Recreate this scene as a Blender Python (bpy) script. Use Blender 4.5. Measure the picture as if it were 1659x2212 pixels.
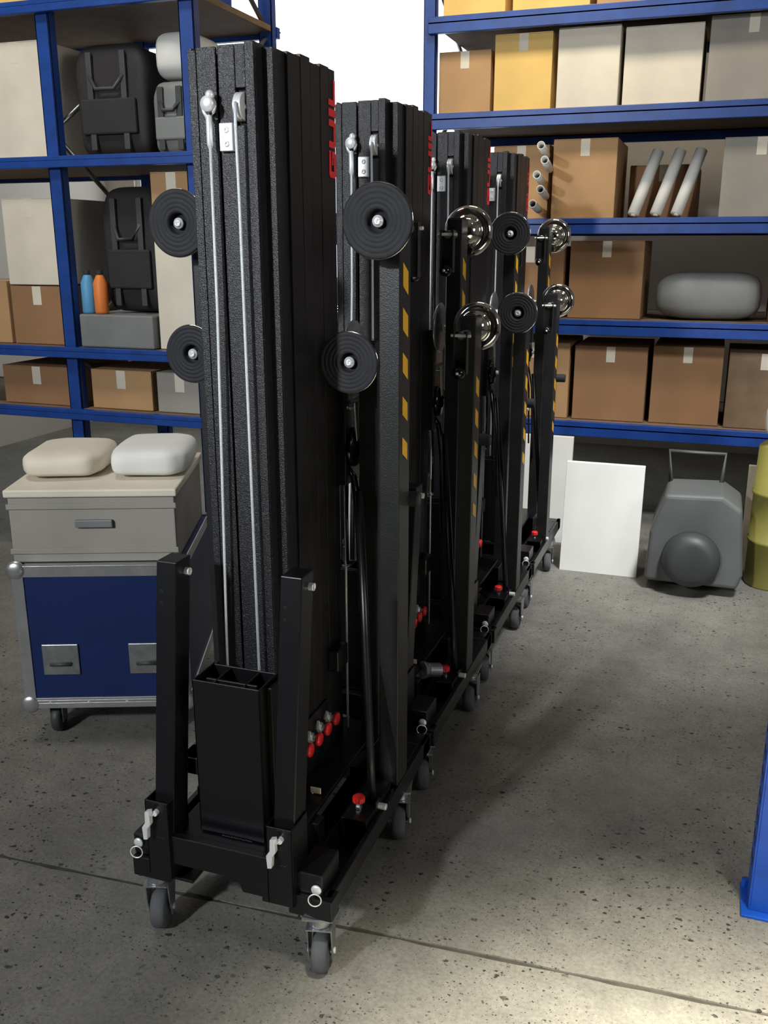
import bpy, bmesh, math, random
from mathutils import Vector, Matrix
random.seed(7)
PI = math.pi
SC = bpy.context.scene
for o in list(bpy.data.objects): bpy.data.objects.remove(o)
COL = SC.collection

# ------------------------------------------------------------------ camera
FPX = 2020.0
PITCH = math.atan(576 / FPX); YAW = math.radians(19.334)
cam = bpy.data.cameras.new('camera'); camo = bpy.data.objects.new('camera', cam); COL.objects.link(camo)
camo.location = (0, 0, 1.63)
camo.rotation_euler = (PI / 2 - PITCH, 0, YAW)
cam.sensor_fit = 'VERTICAL'; cam.sensor_height = 36.0; cam.lens = FPX / 2212 * 36.0
cam.clip_start = 0.05; cam.clip_end = 100
SC.camera = camo

# ------------------------------------------------------------------ world, lights, exposure
w = bpy.data.worlds.new('world'); SC.world = w; w.use_nodes = True
w.node_tree.nodes['Background'].inputs[0].default_value = (0.90, 0.95, 1.0, 1)
w.node_tree.nodes['Background'].inputs[1].default_value = 4.0
SC.view_settings.view_transform = 'Standard'; SC.view_settings.look = 'None'
SC.view_settings.gamma = 1.0; SC.view_settings.use_curve_mapping = False
SC.view_settings.exposure = -0.55

def area(name, loc, target, sx, sy, power, color, spread=180):
    l = bpy.data.lights.new(name, 'AREA'); l.shape = 'RECTANGLE'; l.size = sx; l.size_y = sy
    l.energy = power; l.color = color; l.spread = math.radians(spread)
    o = bpy.data.objects.new(name, l); COL.objects.link(o); o.location = loc
    d = Vector(target) - Vector(loc); o.rotation_euler = d.to_track_quat('-Z', 'Y').to_euler()
    return o
# high daylight window behind the viewer, upper left of a dark lower hall
area('high_window_light', (-3.5, -3.3, 2.75), (-1.2, 2.2, 1.75), 2.3, 1.5, 40, (0.86, 0.93, 1.0), 110)
area('skylight_light', (-2.4, -3.0, 3.5), (-1.0, 2.4, 1.6), 0.30, 0.30, 58, (0.93, 0.96, 1.0), 70)
# added fill lights, no fixtures modelled: near floor, racking, left shelves, tower sides, panel
area('aisle_fill_light', (1.0, 0.1, 4.3), (0.42, 0.95, 0.0), 0.5, 0.5, 128, (1.0, 0.95, 0.78), 31)  # stands in for door light on the near floor
area('rack_fill_light', (-0.95, 4.2, 4.35), (-0.85, 5.6, 2.7), 0.9, 0.4, 52, (1.0, 0.90, 0.72), 140)  # added to brighten the upper cartons on the rack
area('left_fill_light', (-2.7, 2.2, 4.4), (-3.1, 3.9, 1.5), 1.0, 0.5, 29, (1.0, 0.95, 0.84), 110)  # added fill for the left shelves
area('side_fill_light', (3.3, 0.9, 2.4), (-0.85, 2.9, 1.4), 1.6, 1.1, 28, (0.97, 0.98, 1.0), 110)  # added at the right for lettering, stripes and post sides; no window there
area('panel_fill_light', (0.8, 2.7, 3.9), (-0.35, 4.7, 0.25), 0.5, 0.5, 22, (0.97, 0.98, 1.0), 44)  # added to brighten the white panel

# ------------------------------------------------------------------ materials
def mat(name, col, rough=0.5, metal=0.0, bump=0.0, bscale=200.0, var=0.0, vscale=6.0, spec=0.5, coat=0.0):
    m = bpy.data.materials.new(name); m.use_nodes = True
    nt = m.node_tree; b = nt.nodes['Principled BSDF']
    b.inputs['Base Color'].default_value = (*col, 1); b.inputs['Roughness'].default_value = rough
    b.inputs['Metallic'].default_value = metal; b.inputs['Specular IOR Level'].default_value = spec
    b.inputs['Coat Weight'].default_value = coat
    tc = nt.nodes.new('ShaderNodeTexCoord')
    if var > 0:
        n = nt.nodes.new('ShaderNodeTexNoise'); n.inputs['Scale'].default_value = vscale; n.inputs['Detail'].default_value = 5
        nt.links.new(tc.outputs['Object'], n.inputs['Vector'])
        r = nt.nodes.new('ShaderNodeMapRange'); r.inputs[1].default_value = 0.3; r.inputs[2].default_value = 0.7
        r.inputs[3].default_value = 1 - var; r.inputs[4].default_value = 1 + var
        nt.links.new(n.outputs['Fac'], r.inputs[0])
        x = nt.nodes.new('ShaderNodeVectorMath'); x.operation = 'SCALE'; x.inputs[0].default_value = col
        nt.links.new(r.outputs[0], x.inputs['Scale']); nt.links.new(x.outputs[0], b.inputs['Base Color'])
    if bump > 0:
        n = nt.nodes.new('ShaderNodeTexNoise'); n.inputs['Scale'].default_value = bscale; n.inputs['Detail'].default_value = 2
        nt.links.new(tc.outputs['Object'], n.inputs['Vector'])
        bp = nt.nodes.new('ShaderNodeBump'); bp.inputs['Strength'].default_value = bump; bp.inputs['Distance'].default_value = 0.002
        nt.links.new(n.outputs['Fac'], bp.inputs['Height']); nt.links.new(bp.outputs[0], b.inputs['Normal'])
    return m
M = {}
M['mast'] = mat('textured_black_powder_coat', (0.008, 0.0085, 0.011), 0.33, 0, 0.8, 460, 0, 6, 0.62)
M['side'] = mat('brown_black_powder_coat', (0.0075, 0.0066, 0.0068), 0.42, 0, 0.35, 420, 0, 6, 0.45)
M['steel'] = mat('black_painted_steel', (0.0045, 0.0047, 0.006), 0.34, 0, 0.10, 120, 0.2, 9, 0.5)
M['satin'] = mat('worn_black_tube', (0.0105, 0.011, 0.0115), 0.40, 0, 0.35, 420, 0.25, 14, 0.5)
M['gloss'] = mat('glossy_black_plastic', (0.006, 0.006, 0.007), 0.12)
M['slotshade'] = mat('slot_shade_black', (0.003, 0.003, 0.003), 0.8)  # near-black colour standing in for shade inside slots and holes
M['rubber'] = mat('black_rubber', (0.022, 0.023, 0.026), 0.68, 0, 0.25, 300, 0.15, 30, 0.3)
M['wheel'] = mat('grey_wheel_rubber', (0.10, 0.105, 0.11), 0.7, 0, 0.15, 200, 0.15, 20, 0.3)
M['chrome'] = mat('polished_chrome', (0.86, 0.83, 0.78), 0.07, 1.0)
M['zinc'] = mat('zinc_plated_steel', (0.93, 0.94, 0.95), 0.36, 0.45, 0.08, 200, 0.08, 40)
M['galv'] = mat('galvanised_sheet', (0.42, 0.44, 0.45), 0.36, 0.9, 0.1, 60, 0.2, 25)
M['plate'] = mat('bright_aluminium_plate', (0.80, 0.81, 0.82), 0.38, 0.35, 0.03, 200)
M['cable'] = mat('steel_cable', (0.74, 0.79, 0.83), 0.42, 0.4, 0.6, 900)
M['red'] = mat('red_plastic', (0.72, 0.018, 0.018), 0.35, coat=0.3)
M['redletter'] = mat('red_vinyl_lettering', (1.0, 0.035, 0.045), 0.5)
M['yellow'] = mat('yellow_marking_tape', (0.85, 0.46, 0.02), 0.45)
M['label'] = mat('cream_label', (0.80, 0.72, 0.50), 0.5)
M['ink'] = mat('black_ink', (0.01, 0.01, 0.01), 0.5)
M['blue'] = mat('blue_rack_paint', (0.006, 0.07, 0.42), 0.38, 0, 0.1, 60, 0.2, 12)
M['rackblue'] = mat('darker_rack_blue', (0.008, 0.052, 0.27), 0.42, 0, 0.1, 60, 0.2, 12)  # darker tone of the rack blue, for the two shelved racks
M['bluecase'] = mat('blue_case_laminate', (0.003, 0.017, 0.095), 0.45, 0, 0.15, 300, 0.12, 4)
M['alu'] = mat('aluminium_profile', (0.55, 0.56, 0.56), 0.36, 0.85, 0.1, 60, 0.1, 20)
M['carton'] = mat('brown_cardboard', (0.32, 0.175, 0.085), 0.85, 0, 0.15, 40, 0.12, 3)
M['tan'] = mat('tan_cardboard', (0.48, 0.29, 0.14), 0.85, 0, 0.15, 40, 0.12, 3)
M['amber'] = mat('amber_yellow_cardboard', (0.78, 0.52, 0.17), 0.8, 0, 0.1, 40, 0.10, 3)
M['cream'] = mat('cream_wrapped_carton', (0.74, 0.68, 0.56), 0.7, 0, 0.15, 20, 0.10, 4)
M['white'] = mat('off_white_sheet', (0.78, 0.78, 0.74), 0.6, 0, 0.05, 20, 0.05, 3)
M['greybeige'] = mat('grey_beige_board', (0.33, 0.31, 0.27), 0.8, 0, 0.1, 30, 0.12, 3)
M['grey'] = mat('grey_plastic', (0.20, 0.21, 0.205), 0.55, 0, 0.1, 60, 0.12, 5)
M['midgrey'] = mat('mid_grey_plastic', (0.10, 0.108, 0.105), 0.6, 0, 0.1, 60, 0.12, 5)
M['darkgrey'] = mat('dark_grey_plastic', (0.045, 0.05, 0.05), 0.5, 0, 0.1, 60, 0.15, 5)
M['bag'] = mat('black_nylon_fabric', (0.020, 0.018, 0.019), 0.75, 0, 0.5, 30, 0.2, 7)
M['orange'] = mat('orange_plastic', (0.80, 0.22, 0.04), 0.5)
M['lightblue'] = mat('light_blue_plastic', (0.10, 0.34, 0.62), 0.5)
M['olive'] = mat('yellow_olive_plastic', (0.24, 0.22, 0.05), 0.55, 0, 0.1, 30, 0.1, 4)
M['shelfboard'] = mat('chipboard_shelf', (0.20, 0.13, 0.075), 0.8, 0, 0.2, 60, 0.15, 10)
M['wall'] = mat('painted_block_wall', (0.52, 0.48, 0.42), 0.85, 0, 0.2, 12, 0.05, 1)
M['darkwall'] = mat('dark_lower_hall_wall', (0.06, 0.058, 0.055), 0.85)
M['ceil'] = mat('corrugated_roof_lining', (0.42, 0.40, 0.37), 0.8, 0, 0.1, 10)
M['frame'] = mat('white_window_frame', (0.8, 0.8, 0.8), 0.5)

def glass():
    m = bpy.data.materials.new('window_glass'); m.use_nodes = True; nt = m.node_tree
    nt.nodes.clear(); out = nt.nodes.new('ShaderNodeOutputMaterial')
    g = nt.nodes.new('ShaderNodeBsdfGlossy'); g.inputs['Roughness'].default_value = 0.02
    t = nt.nodes.new('ShaderNodeBsdfTransparent'); t.inputs[0].default_value = (0.97, 0.99, 1, 1)
    mx = nt.nodes.new('ShaderNodeMixShader'); mx.inputs[0].default_value = 0.06
    nt.links.new(t.outputs[0], mx.inputs[1]); nt.links.new(g.outputs[0], mx.inputs[2]); nt.links.new(mx.outputs[0], out.inputs[0])
    return m
M['glass'] = glass()

def concrete():
    m = bpy.data.materials.new('worn_concrete'); m.use_nodes = True; nt = m.node_tree; N = nt.nodes; L = nt.links
    b = N['Principled BSDF']; tc = N.new('ShaderNodeTexCoord')
    def noise(s, d=6, r=0.55):
        n = N.new('ShaderNodeTexNoise'); n.inputs['Scale'].default_value = s; n.inputs['Detail'].default_value = d
        n.inputs['Roughness'].default_value = r; L.new(tc.outputs['Object'], n.inputs['Vector']); return n
    def ramp(a, c, stops):
        r = N.new('ShaderNodeValToRGB'); L.new(a, r.inputs[0]); e = r.color_ramp.elements
        e[0].position, e[0].color = stops[0][0], (*stops[0][1], 1); e[1].position, e[1].color = stops[1][0], (*stops[1][1], 1)
        for p, cc in stops[2:]:
            q = e.new(p); q.color = (*cc, 1)
        return r
    def mul(a, c, f=1.0):
        x = N.new('ShaderNodeMix'); x.data_type = 'RGBA'; x.blend_type = 'MULTIPLY'; x.inputs[0].default_value = f
        L.new(a, x.inputs[6]); L.new(c, x.inputs[7]); return x.outputs[2]
    base = ramp(noise(2.2, 8).outputs['Fac'], None, [(0.30, (0.180, 0.173, 0.152)), (0.72, (0.290, 0.278, 0.242))])
    fine = ramp(noise(90, 4, 0.7).outputs['Fac'], None, [(0.32, (0.70, 0.70, 0.70)), (0.62, (1, 1, 1))])
    med = ramp(noise(14, 5, 0.6).outputs['Fac'], None, [(0.30, (0.80, 0.80, 0.81)), (0.65, (1, 1, 1))])
    c = mul(mul(base.outputs[0], fine.outputs[0]), med.outputs[0])
    # dark aggregate chips of two sizes, clustered by a mask
    for sc, th, mlo, mhi, rnd in ((33, 0.27, 0.38, 0.55, 1.0), (70, 0.28, 0.32, 0.52, 1.0), (150, 0.28, 0.30, 0.5, 1.0)):
        wv = N.new('ShaderNodeMapping'); wv.inputs['Scale'].default_value = (1, 1.35, 1)
        L.new(tc.outputs['Object'], wv.inputs[0])
        nz = noise(sc * 2.2, 3, 0.7); ad = N.new('ShaderNodeVectorMath'); ad.operation = 'SCALE'; ad.inputs['Scale'].default_value = 0.75 / sc
        L.new(nz.outputs['Color'], ad.inputs[0])
        a2 = N.new('ShaderNodeVectorMath'); L.new(wv.outputs[0], a2.inputs[0]); L.new(ad.outputs[0], a2.inputs[1])
        v = N.new('ShaderNodeTexVoronoi'); v.inputs['Scale'].default_value = sc; v.inputs['Randomness'].default_value = rnd
        L.new(a2.outputs[0], v.inputs['Vector'])
        cr = N.new('ShaderNodeSeparateColor'); L.new(v.outputs['Color'], cr.inputs[0])
        thr = N.new('ShaderNodeMath'); thr.operation = 'MULTIPLY'; thr.inputs[1].default_value = th; L.new(cr.outputs[0], thr.inputs[0])
        sub = N.new('ShaderNodeMath'); sub.operation = 'SUBTRACT'; L.new(v.outputs['Distance'], sub.inputs[0]); L.new(thr.outputs[0], sub.inputs[1])
        pick = N.new('ShaderNodeMath'); pick.operation = 'GREATER_THAN'; pick.inputs[1].default_value = 0.45; L.new(cr.outputs[1], pick.inputs[0])
        mk = N.new('ShaderNodeMapRange'); mk.inputs[1].default_value = 0.0; mk.inputs[2].default_value = 0.03
        mk.inputs[3].default_value = 1; mk.inputs[4].default_value = 0; L.new(sub.outputs[0], mk.inputs[0])
        cl = N.new('ShaderNodeMapRange'); cl.inputs[1].default_value = mlo; cl.inputs[2].default_value = mhi
        L.new(noise(3.1, 3).outputs['Fac'], cl.inputs[0])
        m1 = N.new('ShaderNodeMath'); m1.operation = 'MULTIPLY'; L.new(mk.outputs[0], m1.inputs[0]); L.new(pick.outputs[0], m1.inputs[1])
        m2 = N.new('ShaderNodeMath'); m2.operation = 'MULTIPLY'; L.new(m1.outputs[0], m2.inputs[0]); L.new(cl.outputs[0], m2.inputs[1])
        x = N.new('ShaderNodeMix'); x.data_type = 'RGBA'; L.new(m2.outputs[0], x.inputs[0]); L.new(c, x.inputs[6])
        x.inputs[7].default_value = (0.032, 0.030, 0.027, 1); c = x.outputs[2]
    L.new(c, b.inputs['Base Color'])
    rr = N.new('ShaderNodeMapRange'); rr.inputs[3].default_value = 0.55; rr.inputs[4].default_value = 0.8
    L.new(noise(4).outputs['Fac'], rr.inputs[0]); L.new(rr.outputs[0], b.inputs['Roughness'])
    b.inputs['Specular IOR Level'].default_value = 0.3
    bp = N.new('ShaderNodeBump'); bp.inputs['Strength'].default_value = 0.25; bp.inputs['Distance'].default_value = 0.003
    L.new(noise(60, 5).outputs['Fac'], bp.inputs['Height']); L.new(bp.outputs[0], b.inputs['Normal'])
    return m
M['concrete'] = concrete()
M['joint'] = mat('dirt_filled_joint', (0.052, 0.047, 0.038), 0.9, 0, 0.4, 90, 0.3, 25)

# ------------------------------------------------------------------ mesh helpers
class MB:
    """collects shapes in plain coordinates, links them as ONE mesh object"""
    def __init__(s): s.v = []; s.f = []; s.sm = []
    def add(s, vs, fs, smooth=False):
        n = len(s.v); s.v += [tuple(p) for p in vs]
        for f in fs: s.f.append([i + n for i in f]); s.sm.append(smooth)
        return s
    def box(s, x0, x1, y0, y1, z0, z1):
        v = [(x, y, z) for z in (z0, z1) for y in (y0, y1) for x in (x0, x1)]
        return s.add(v, [(0, 2, 3, 1), (4, 5, 7, 6), (0, 1, 5, 4), (2, 6, 7, 3), (0, 4, 6, 2), (1, 3, 7, 5)])
    def shear(s, x0, x1, y0, y1, z0, z1, dy, dx=0):
        v = [(x + (dx if z == z1 else 0), y + (dy if z == z1 else 0), z) for z in (z0, z1) for y in (y0, y1) for x in (x0, x1)]
        return s.add(v, [(0, 2, 3, 1), (4, 5, 7, 6), (0, 1, 5, 4), (2, 6, 7, 3), (0, 4, 6, 2), (1, 3, 7, 5)])
    def lathe(s, c, axis, prof, n=40, smooth=True):
        """prof = [(radius, offset along axis)]"""
        ax = Vector(axis).normalized(); t = Vector((0, 0, 1)) if abs(ax.z) < 0.9 else Vector((1, 0, 0))
        u = ax.cross(t).normalized(); w_ = ax.cross(u); c = Vector(c); vs = []; fs = []; rings = []
        for r, d in prof:
            if r < 1e-6: rings.append([len(vs)]); vs.append(c + ax * d)
            else:
                rings.append(list(range(len(vs), len(vs) + n)))
                for i in range(n):
                    a = 2 * PI * i / n; vs.append(c + ax * d + (u * math.cos(a) + w_ * math.sin(a)) * r)
        for A, B in zip(rings, rings[1:]):
            for i in range(n):
                j = (i + 1) % n
                if len(A) == 1 and len(B) == 1: continue
                if len(A) == 1: fs.append((A[0], B[j], B[i]))
                elif len(B) == 1: fs.append((A[i], A[j], B[0]))
                else: fs.append((A[i], A[j], B[j], B[i]))
        return s.add(vs, fs, smooth)
    def cyl(s, a, b, r, n=20, r2=None):
        a = Vector(a); b = Vector(b); L = (b - a).length; r2 = r if r2 is None else r2; e = min(r, r2, L / 2) * 0.12
        return s.lathe(a, b - a, [(0, 0), (r - e, 0), (r, e), (r2, L - e), (r2 - e, L), (0, L)], n, False)
    def tube(s, pts, r, n=10):
        pts = [Vector(p) for p in pts]; vs = []; fs = []; m = len(pts)
        up = Vector((0.31, 0.17, 0.93)); 
        for i, p in enumerate(pts):
            d = (pts[min(i + 1, m - 1)] - pts[max(i - 1, 0)]).normalized()
            u = d.cross(up if abs(d.dot(up.normalized())) < 0.98 else Vector((1, 0, 0))).normalized(); w_ = d.cross(u)
            for k in range(n):
                a = 2 * PI * k / n; vs.append(p + (u * math.cos(a) + w_ * math.sin(a)) * r)
        for i in range(m - 1):
            for k in range(n):
                j = (k + 1) % n; fs.append((i * n + k, i * n + j, (i + 1) * n + j, (i + 1) * n + k))
        fs.append(tuple(range(n))[::-1]); fs.append(tuple((m - 1) * n + k for k in range(n)))
        return s.add(vs, fs, True)
    def prism(s, pts, axis, a, b):
        """pts 2D polygon; axis 'x': pts=(y,z), 'y': pts=(x,z), 'z': pts=(x,y); extruded a..b"""
        f = {'x': lambda p, t: (t, p[0], p[1]), 'y': lambda p, t: (p[0], t, p[1]), 'z': lambda p, t: (p[0], p[1], t)}[axis]
        n = len(pts); vs = [f(p, a) for p in pts] + [f(p, b) for p in pts]
        fs = [tuple(range(n)), tuple(range(2 * n - 1, n - 1, -1))] + [(i, i + n, (i + 1) % n + n, (i + 1) % n) for i in range(n)]
        return s.add(vs, fs)
    def torus(s, c, axis, R, r, n=32, k=8):
        ax = Vector(axis).normalized(); t = Vector((0, 0, 1)) if abs(ax.z) < 0.9 else Vector((1, 0, 0))
        u = ax.cross(t).normalized(); w_ = ax.cross(u); c = Vector(c); vs = []; fs = []
        for i in range(n):
            a = 2 * PI * i / n; d = u * math.cos(a) + w_ * math.sin(a)
            for j in range(k):
                b = 2 * PI * j / k; vs.append(c + d * (R + r * math.cos(b)) + ax * r * math.sin(b))
        for i in range(n):
            for j in range(k):
                fs.append((i * k + j, ((i + 1) % n) * k + j, ((i + 1) % n) * k + (j + 1) % k, i * k + (j + 1) % k))
        return s.add(vs, fs, True)
    def build(s, name, m, parent=None, bevel=0.0, origin=None, seg=2):
        off = Vector(origin) if origin else (Vector(parent['_o']) if parent is not None and '_o' in parent else Vector((0, 0, 0)))
        me = bpy.data.meshes.new(name); me.from_pydata([tuple(Vector(p) - off) for p in s.v], [], s.f)
        bm = bmesh.new(); bm.from_mesh(me); bmesh.ops.recalc_face_normals(bm, faces=bm.faces); bm.to_mesh(me); bm.free()
        me.polygons.foreach_set('use_smooth', s.sm); me.materials.append(m)
        o = bpy.data.objects.new(name, me); COL.objects.link(o)
        if parent is not None: o.parent = parent; o['_o'] = list(off)
        elif origin: o.location = off
        if bevel:
            b = o.modifiers.new('edge', 'BEVEL'); b.width = bevel; b.segments = seg; b.limit_method = 'ANGLE'; b.angle_limit = math.radians(50)
            b.use_clamp_overlap = True
        return o
def thing(name, label, cat, base, group=None, loc=None):
    """Empty at the base; parts are given in coordinates where the base is `base`"""
    o = bpy.data.objects.new(name, None); COL.objects.link(o); o.empty_display_size = 0.1
    o.location = loc or base; o['_o'] = list(base); o['label'] = label; o['category'] = cat
    if group: o['group'] = group
    return o
def tag(o, label, cat, group=None):
    o['label'] = label; o['category'] = cat
    if group: o['group'] = group
    return o
def struct(o): o['kind'] = 'structure'; return o

# ------------------------------------------------------------------ room shell
XL, XR, YF, YB, ZC = -5.6, 3.6, -3.4, 8.0, 4.7
fl = MB()
def jy(x): return 1.85 + 0.053 * x
g = 0.0065
for sgn, y0 in ((1, YB + 0.1), (-1, YF - 0.1)):
    pts = []
    xs = [XL + (XR - XL) * i / 160 for i in range(161)]
    for x in xs:
        pts.append((x, jy(x) + sgn * (g + 0.0028 * math.sin(x * 23) * math.sin(x * 7.1) + 0.0012 * random.uniform(-1, 1))))
    poly = pts + [(XR, y0), (XL, y0)] if True else pts
    n = len(fl.v)
    for i in range(160):
        a, b = pts[i], pts[i + 1]
        fl.add([(a[0], a[1], 0), (b[0], b[1], 0), (b[0], y0, 0), (a[0], y0, 0), (a[0], a[1], -0.02), (b[0], b[1], -0.02)],
               [(0, 1, 2, 3), (0, 4, 5, 1)])
fl.add([(XL, 1.3, -0.004), (XR, 1.7, -0.004), (XR, 2.3, -0.004), (XL, 1.9, -0.004)], [(0, 1, 2, 3)])
fo_ = struct(fl.build('floor', M['concrete'])); fo_.data.materials.append(M['joint']); fo_.data.polygons[len(fo_.data.polygons) - 1].material_index = 1
struct(MB().box(XL, XR, YF, YB, ZC, ZC + 0.1).build('ceiling', M['ceil']))
struct(MB().box(XL - 0.15, XL, YF, YB, -0.02, ZC).build('wall_left', M['wall']))
struct(MB().box(XR, XR + 0.15, YF, YB, -0.02, ZC).build('wall_right', M['wall']))
struct(MB().box(XL, XR, YF - 0.15, YF, -0.02, ZC).build('wall_front', M['darkwall']))
WX0, WX1, WZ0, WZ1 = -5.3, -1.75, 1.3, 4.45
wb = MB().box(XL, WX0, YB, YB + 0.18, -0.02, ZC).box(WX1, XR, YB, YB + 0.18, -0.02, ZC).box(WX0, WX1, YB, YB + 0.18, -0.02, WZ0).box(WX0, WX1, YB, YB + 0.18, WZ1, ZC)
struct(wb.build('wall_back', M['wall']))
wf = MB()
wf.box(WX0, WX1, YB + 0.04, YB + 0.12, WZ0, WZ0 + 0.05).box(WX0, WX1, YB + 0.04, YB + 0.12, WZ1 - 0.05, WZ1)
wf.box(WX0, WX0 + 0.05, YB + 0.04, YB + 0.12, WZ0, WZ1).box(WX1 - 0.05, WX1, YB + 0.04, YB + 0.12, WZ0, WZ1)
wfo = struct(wf.build('window_1', M['frame']))
MB().box(WX0 + 0.04, WX1 - 0.04, YB + 0.075, YB + 0.085, WZ0 + 0.04, WZ1 - 0.04).build('window_pane', M['glass'], wfo)

# ------------------------------------------------------------------ lettering
def letters(mb, text, org, rd, ud, nrm, h, adv, t=0.30, slant=0.22, thick=0.0008, wds=None):
    """block letters: org at lower left, rd reading direction, ud up direction of the letters"""
    org, rd, ud, nrm = Vector(org), Vector(rd), Vector(ud), Vector(nrm)
    x = 0.0
    for ci, ch in enumerate(text):
        W = wds[ci] if wds else {'G': 1.0, 'U': 1.0, 'I': 0.3, 'L': 0.85}[ch] * h
        c = 0.16
        tt = t * h if not wds else min(t * h, 0.42 * W if ch in 'GU' else t * h)
        u = tt / W if ch in 'GU' else None
        S = []
        v = t
        if ch == 'G':
            S = [[(0, 0.12), (u, 0.12), (u, .88), (0, .88)], [(0, .88), (0, .88), (.12, 1), (1, 1), (1, 1 - v * .8), (0, 1 - v * .8)],
                 [(0, .12), (.12, 0), (.88, 0), (1, .12), (1, v * .8), (0, v * .8)],
                 [(1 - u, .1), (1, .1), (1, .58), (1 - u, .58)], [(.48, .40), (1, .40), (1, .58), (.48, .58)]]
        elif ch == 'U':
            S = [[(0, .12), (u, .12), (u, 1), (0, 1)], [(1 - u, .12), (1, .12), (1, 1), (1 - u, 1)],
                 [(0, .12), (.12, 0), (.88, 0), (1, .12), (1, v * .8), (0, v * .8)]]
        elif ch == 'I': S = [[(0, 0), (1, 0), (1, 1), (0, 1)]]
        elif ch == 'L':
            q = min(0.45, t * h * 0.9 / W); S = [[(0, 0), (q, 0), (q, 1), (0, 1)], [(0, 0), (1, 0), (1, v * .75), (0, v * .75)]]
        for k, P in enumerate(S):
            Q = []
            for (a, b) in P:
                if not Q or (a, b) != Q[-1]: Q.append((a, b))
            n = len(Q); vs = []
            for lift in (0.0, thick + 0.00005 * k):
                for a, b in Q: vs.append(org + rd * (x + a * W + slant * b * h) + ud * (b * h) + nrm * lift)
            mb.add(vs, [tuple(range(n)), tuple(range(2 * n - 1, n - 1, -1))] + [(i, (i + 1) % n, (i + 1) % n + n, i + n) for i in range(n)])
        x += W + adv
    return mb

# ------------------------------------------------------------------ lifting tower
STEP = 0.807
LIFT_LABELS = [
    'black telescopic lifting tower nearest the camera, in front of the row',
    'black telescopic lifting tower second in the row, behind the large black rubber foot',
    'black telescopic lifting tower third in the row, two chrome dome feet before its front',
    'black telescopic lifting tower farthest back in the row, nearest the blue shelving']

def caster(root, x, y, yaw=0.0):
    c, s_ = math.cos(yaw), math.sin(yaw)
    def P(a, b, z): return (x + a * c - b * s_, y + a * s_ + b * c, z)
    f = MB()
    def bx(a0, a1, b0, b1, z0, z1):
        f.add([P(a, b, z) for z in (z0, z1) for b in (b0, b1) for a in (a0, a1)],
              [(0, 2, 3, 1), (4, 5, 7, 6), (0, 1, 5, 4), (2, 6, 7, 3), (0, 4, 6, 2), (1, 3, 7, 5)])
    bx(-.035, .035, -.04, .04, .171, .177)
    f.cyl(P(0, 0, .140), P(0, 0, .171), .026)
    bx(-.029, .029, -.03, .03, .1365, .140)
    for q in (-1, 1):
        prof = [(-.030, .138), (.030, .138), (.032, .10), (.014, .036), (-.010, .036), (-.022, .08)]
        a0, a1 = q * .0262, q * .0292
        n = len(prof); vs = [P(a0, b + .012, z) for b, z in prof] + [P(a1, b + .012, z) for b, z in prof]
        f.add(vs, [tuple(range(n)), tuple(range(2 * n - 1, n - 1, -1))] + [(i, i + n, (i + 1) % n + n, (i + 1) % n) for i in range(n)])
    fo = f.build('caster_fork', M['galv'], root, 0.0006)
    wb_ = MB(); cx_, ax = P(0, .014, .0525), Vector((c, s_, 0))
    wb_.lathe(Vector(cx_), ax, [(.012, -.021), (.034, -.017), (.036, -.018), (.044, -.0185), (.050, -.014), (.0525, -.006), (.0525, .006), (.050, .014), (.044, .0185), (.036, .018), (.034, .017), (.012, .021)], 40)
    wb_.build('caster_wheel', M['wheel'], fo)
    ab = MB().cyl(Vector(cx_) - ax * .033, Vector(cx_) + ax * .033, .0075, 12); ab.build('axle_nut', M['zinc'], fo)

def foot(root, leg, x, y, z, R, d):
    """levelling foot; d=-1 rubber side towards -Y, d=+1 rubber side towards +Y; y = rubber plane"""
    k = R / .081
    ax = (0, -d, 0)
    b = MB().lathe((x, y, z), ax, [(0, .056 * k), (.014 * k, .055 * k), (.028 * k, .050 * k), (.039 * k, .040 * k), (.045 * k, .027 * k), (.048 * k, .018 * k), (.053 * k, .0135 * k),
             (.060 * k, .0135 * k), (.069 * k, .015 * k), (.077 * k, .010 * k), (.0815 * k, .003 * k), (.0825 * k, 0), (.0815 * k, -.0015), (.079 * k, -.001)], 64)
    bo = b.build('foot_dome', M['chrome'], leg); bo['label'] = 'polished chrome domed foot'
    pr = [(.0805, .001), (.0805, -.005), (.078, -.0065), (.070, -.0066), (.0688, -.0056), (.0676, -.0066), (.0590, -.0066), (.0578, -.0056), (.0566, -.0066),
          (.0475, -.0066), (.0463, -.0056), (.0451, -.0066), (.037, -.0066), (.0358, -.005), (.0346, -.0062), (.027, -.006), (.025, .002), (.024, .014), (0, .014)]
    MB().lathe((x, y, z), ax, [(r * k, o) for r, o in pr], 64).build('rubber_pad', M['rubber'], leg)
    nut = MB().lathe((x, y, z), ax, [(0, .004), (.0045, .004), (.0045, -.003), (.0072, -.003), (.0076, -.002), (.0076, .0005), (.0130, .001), (.0133, .003), (.0133, .006), (.006, .0145)], 24)
    nut.build('centre_bolt', M['zinc'], leg)
    return bo

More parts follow.
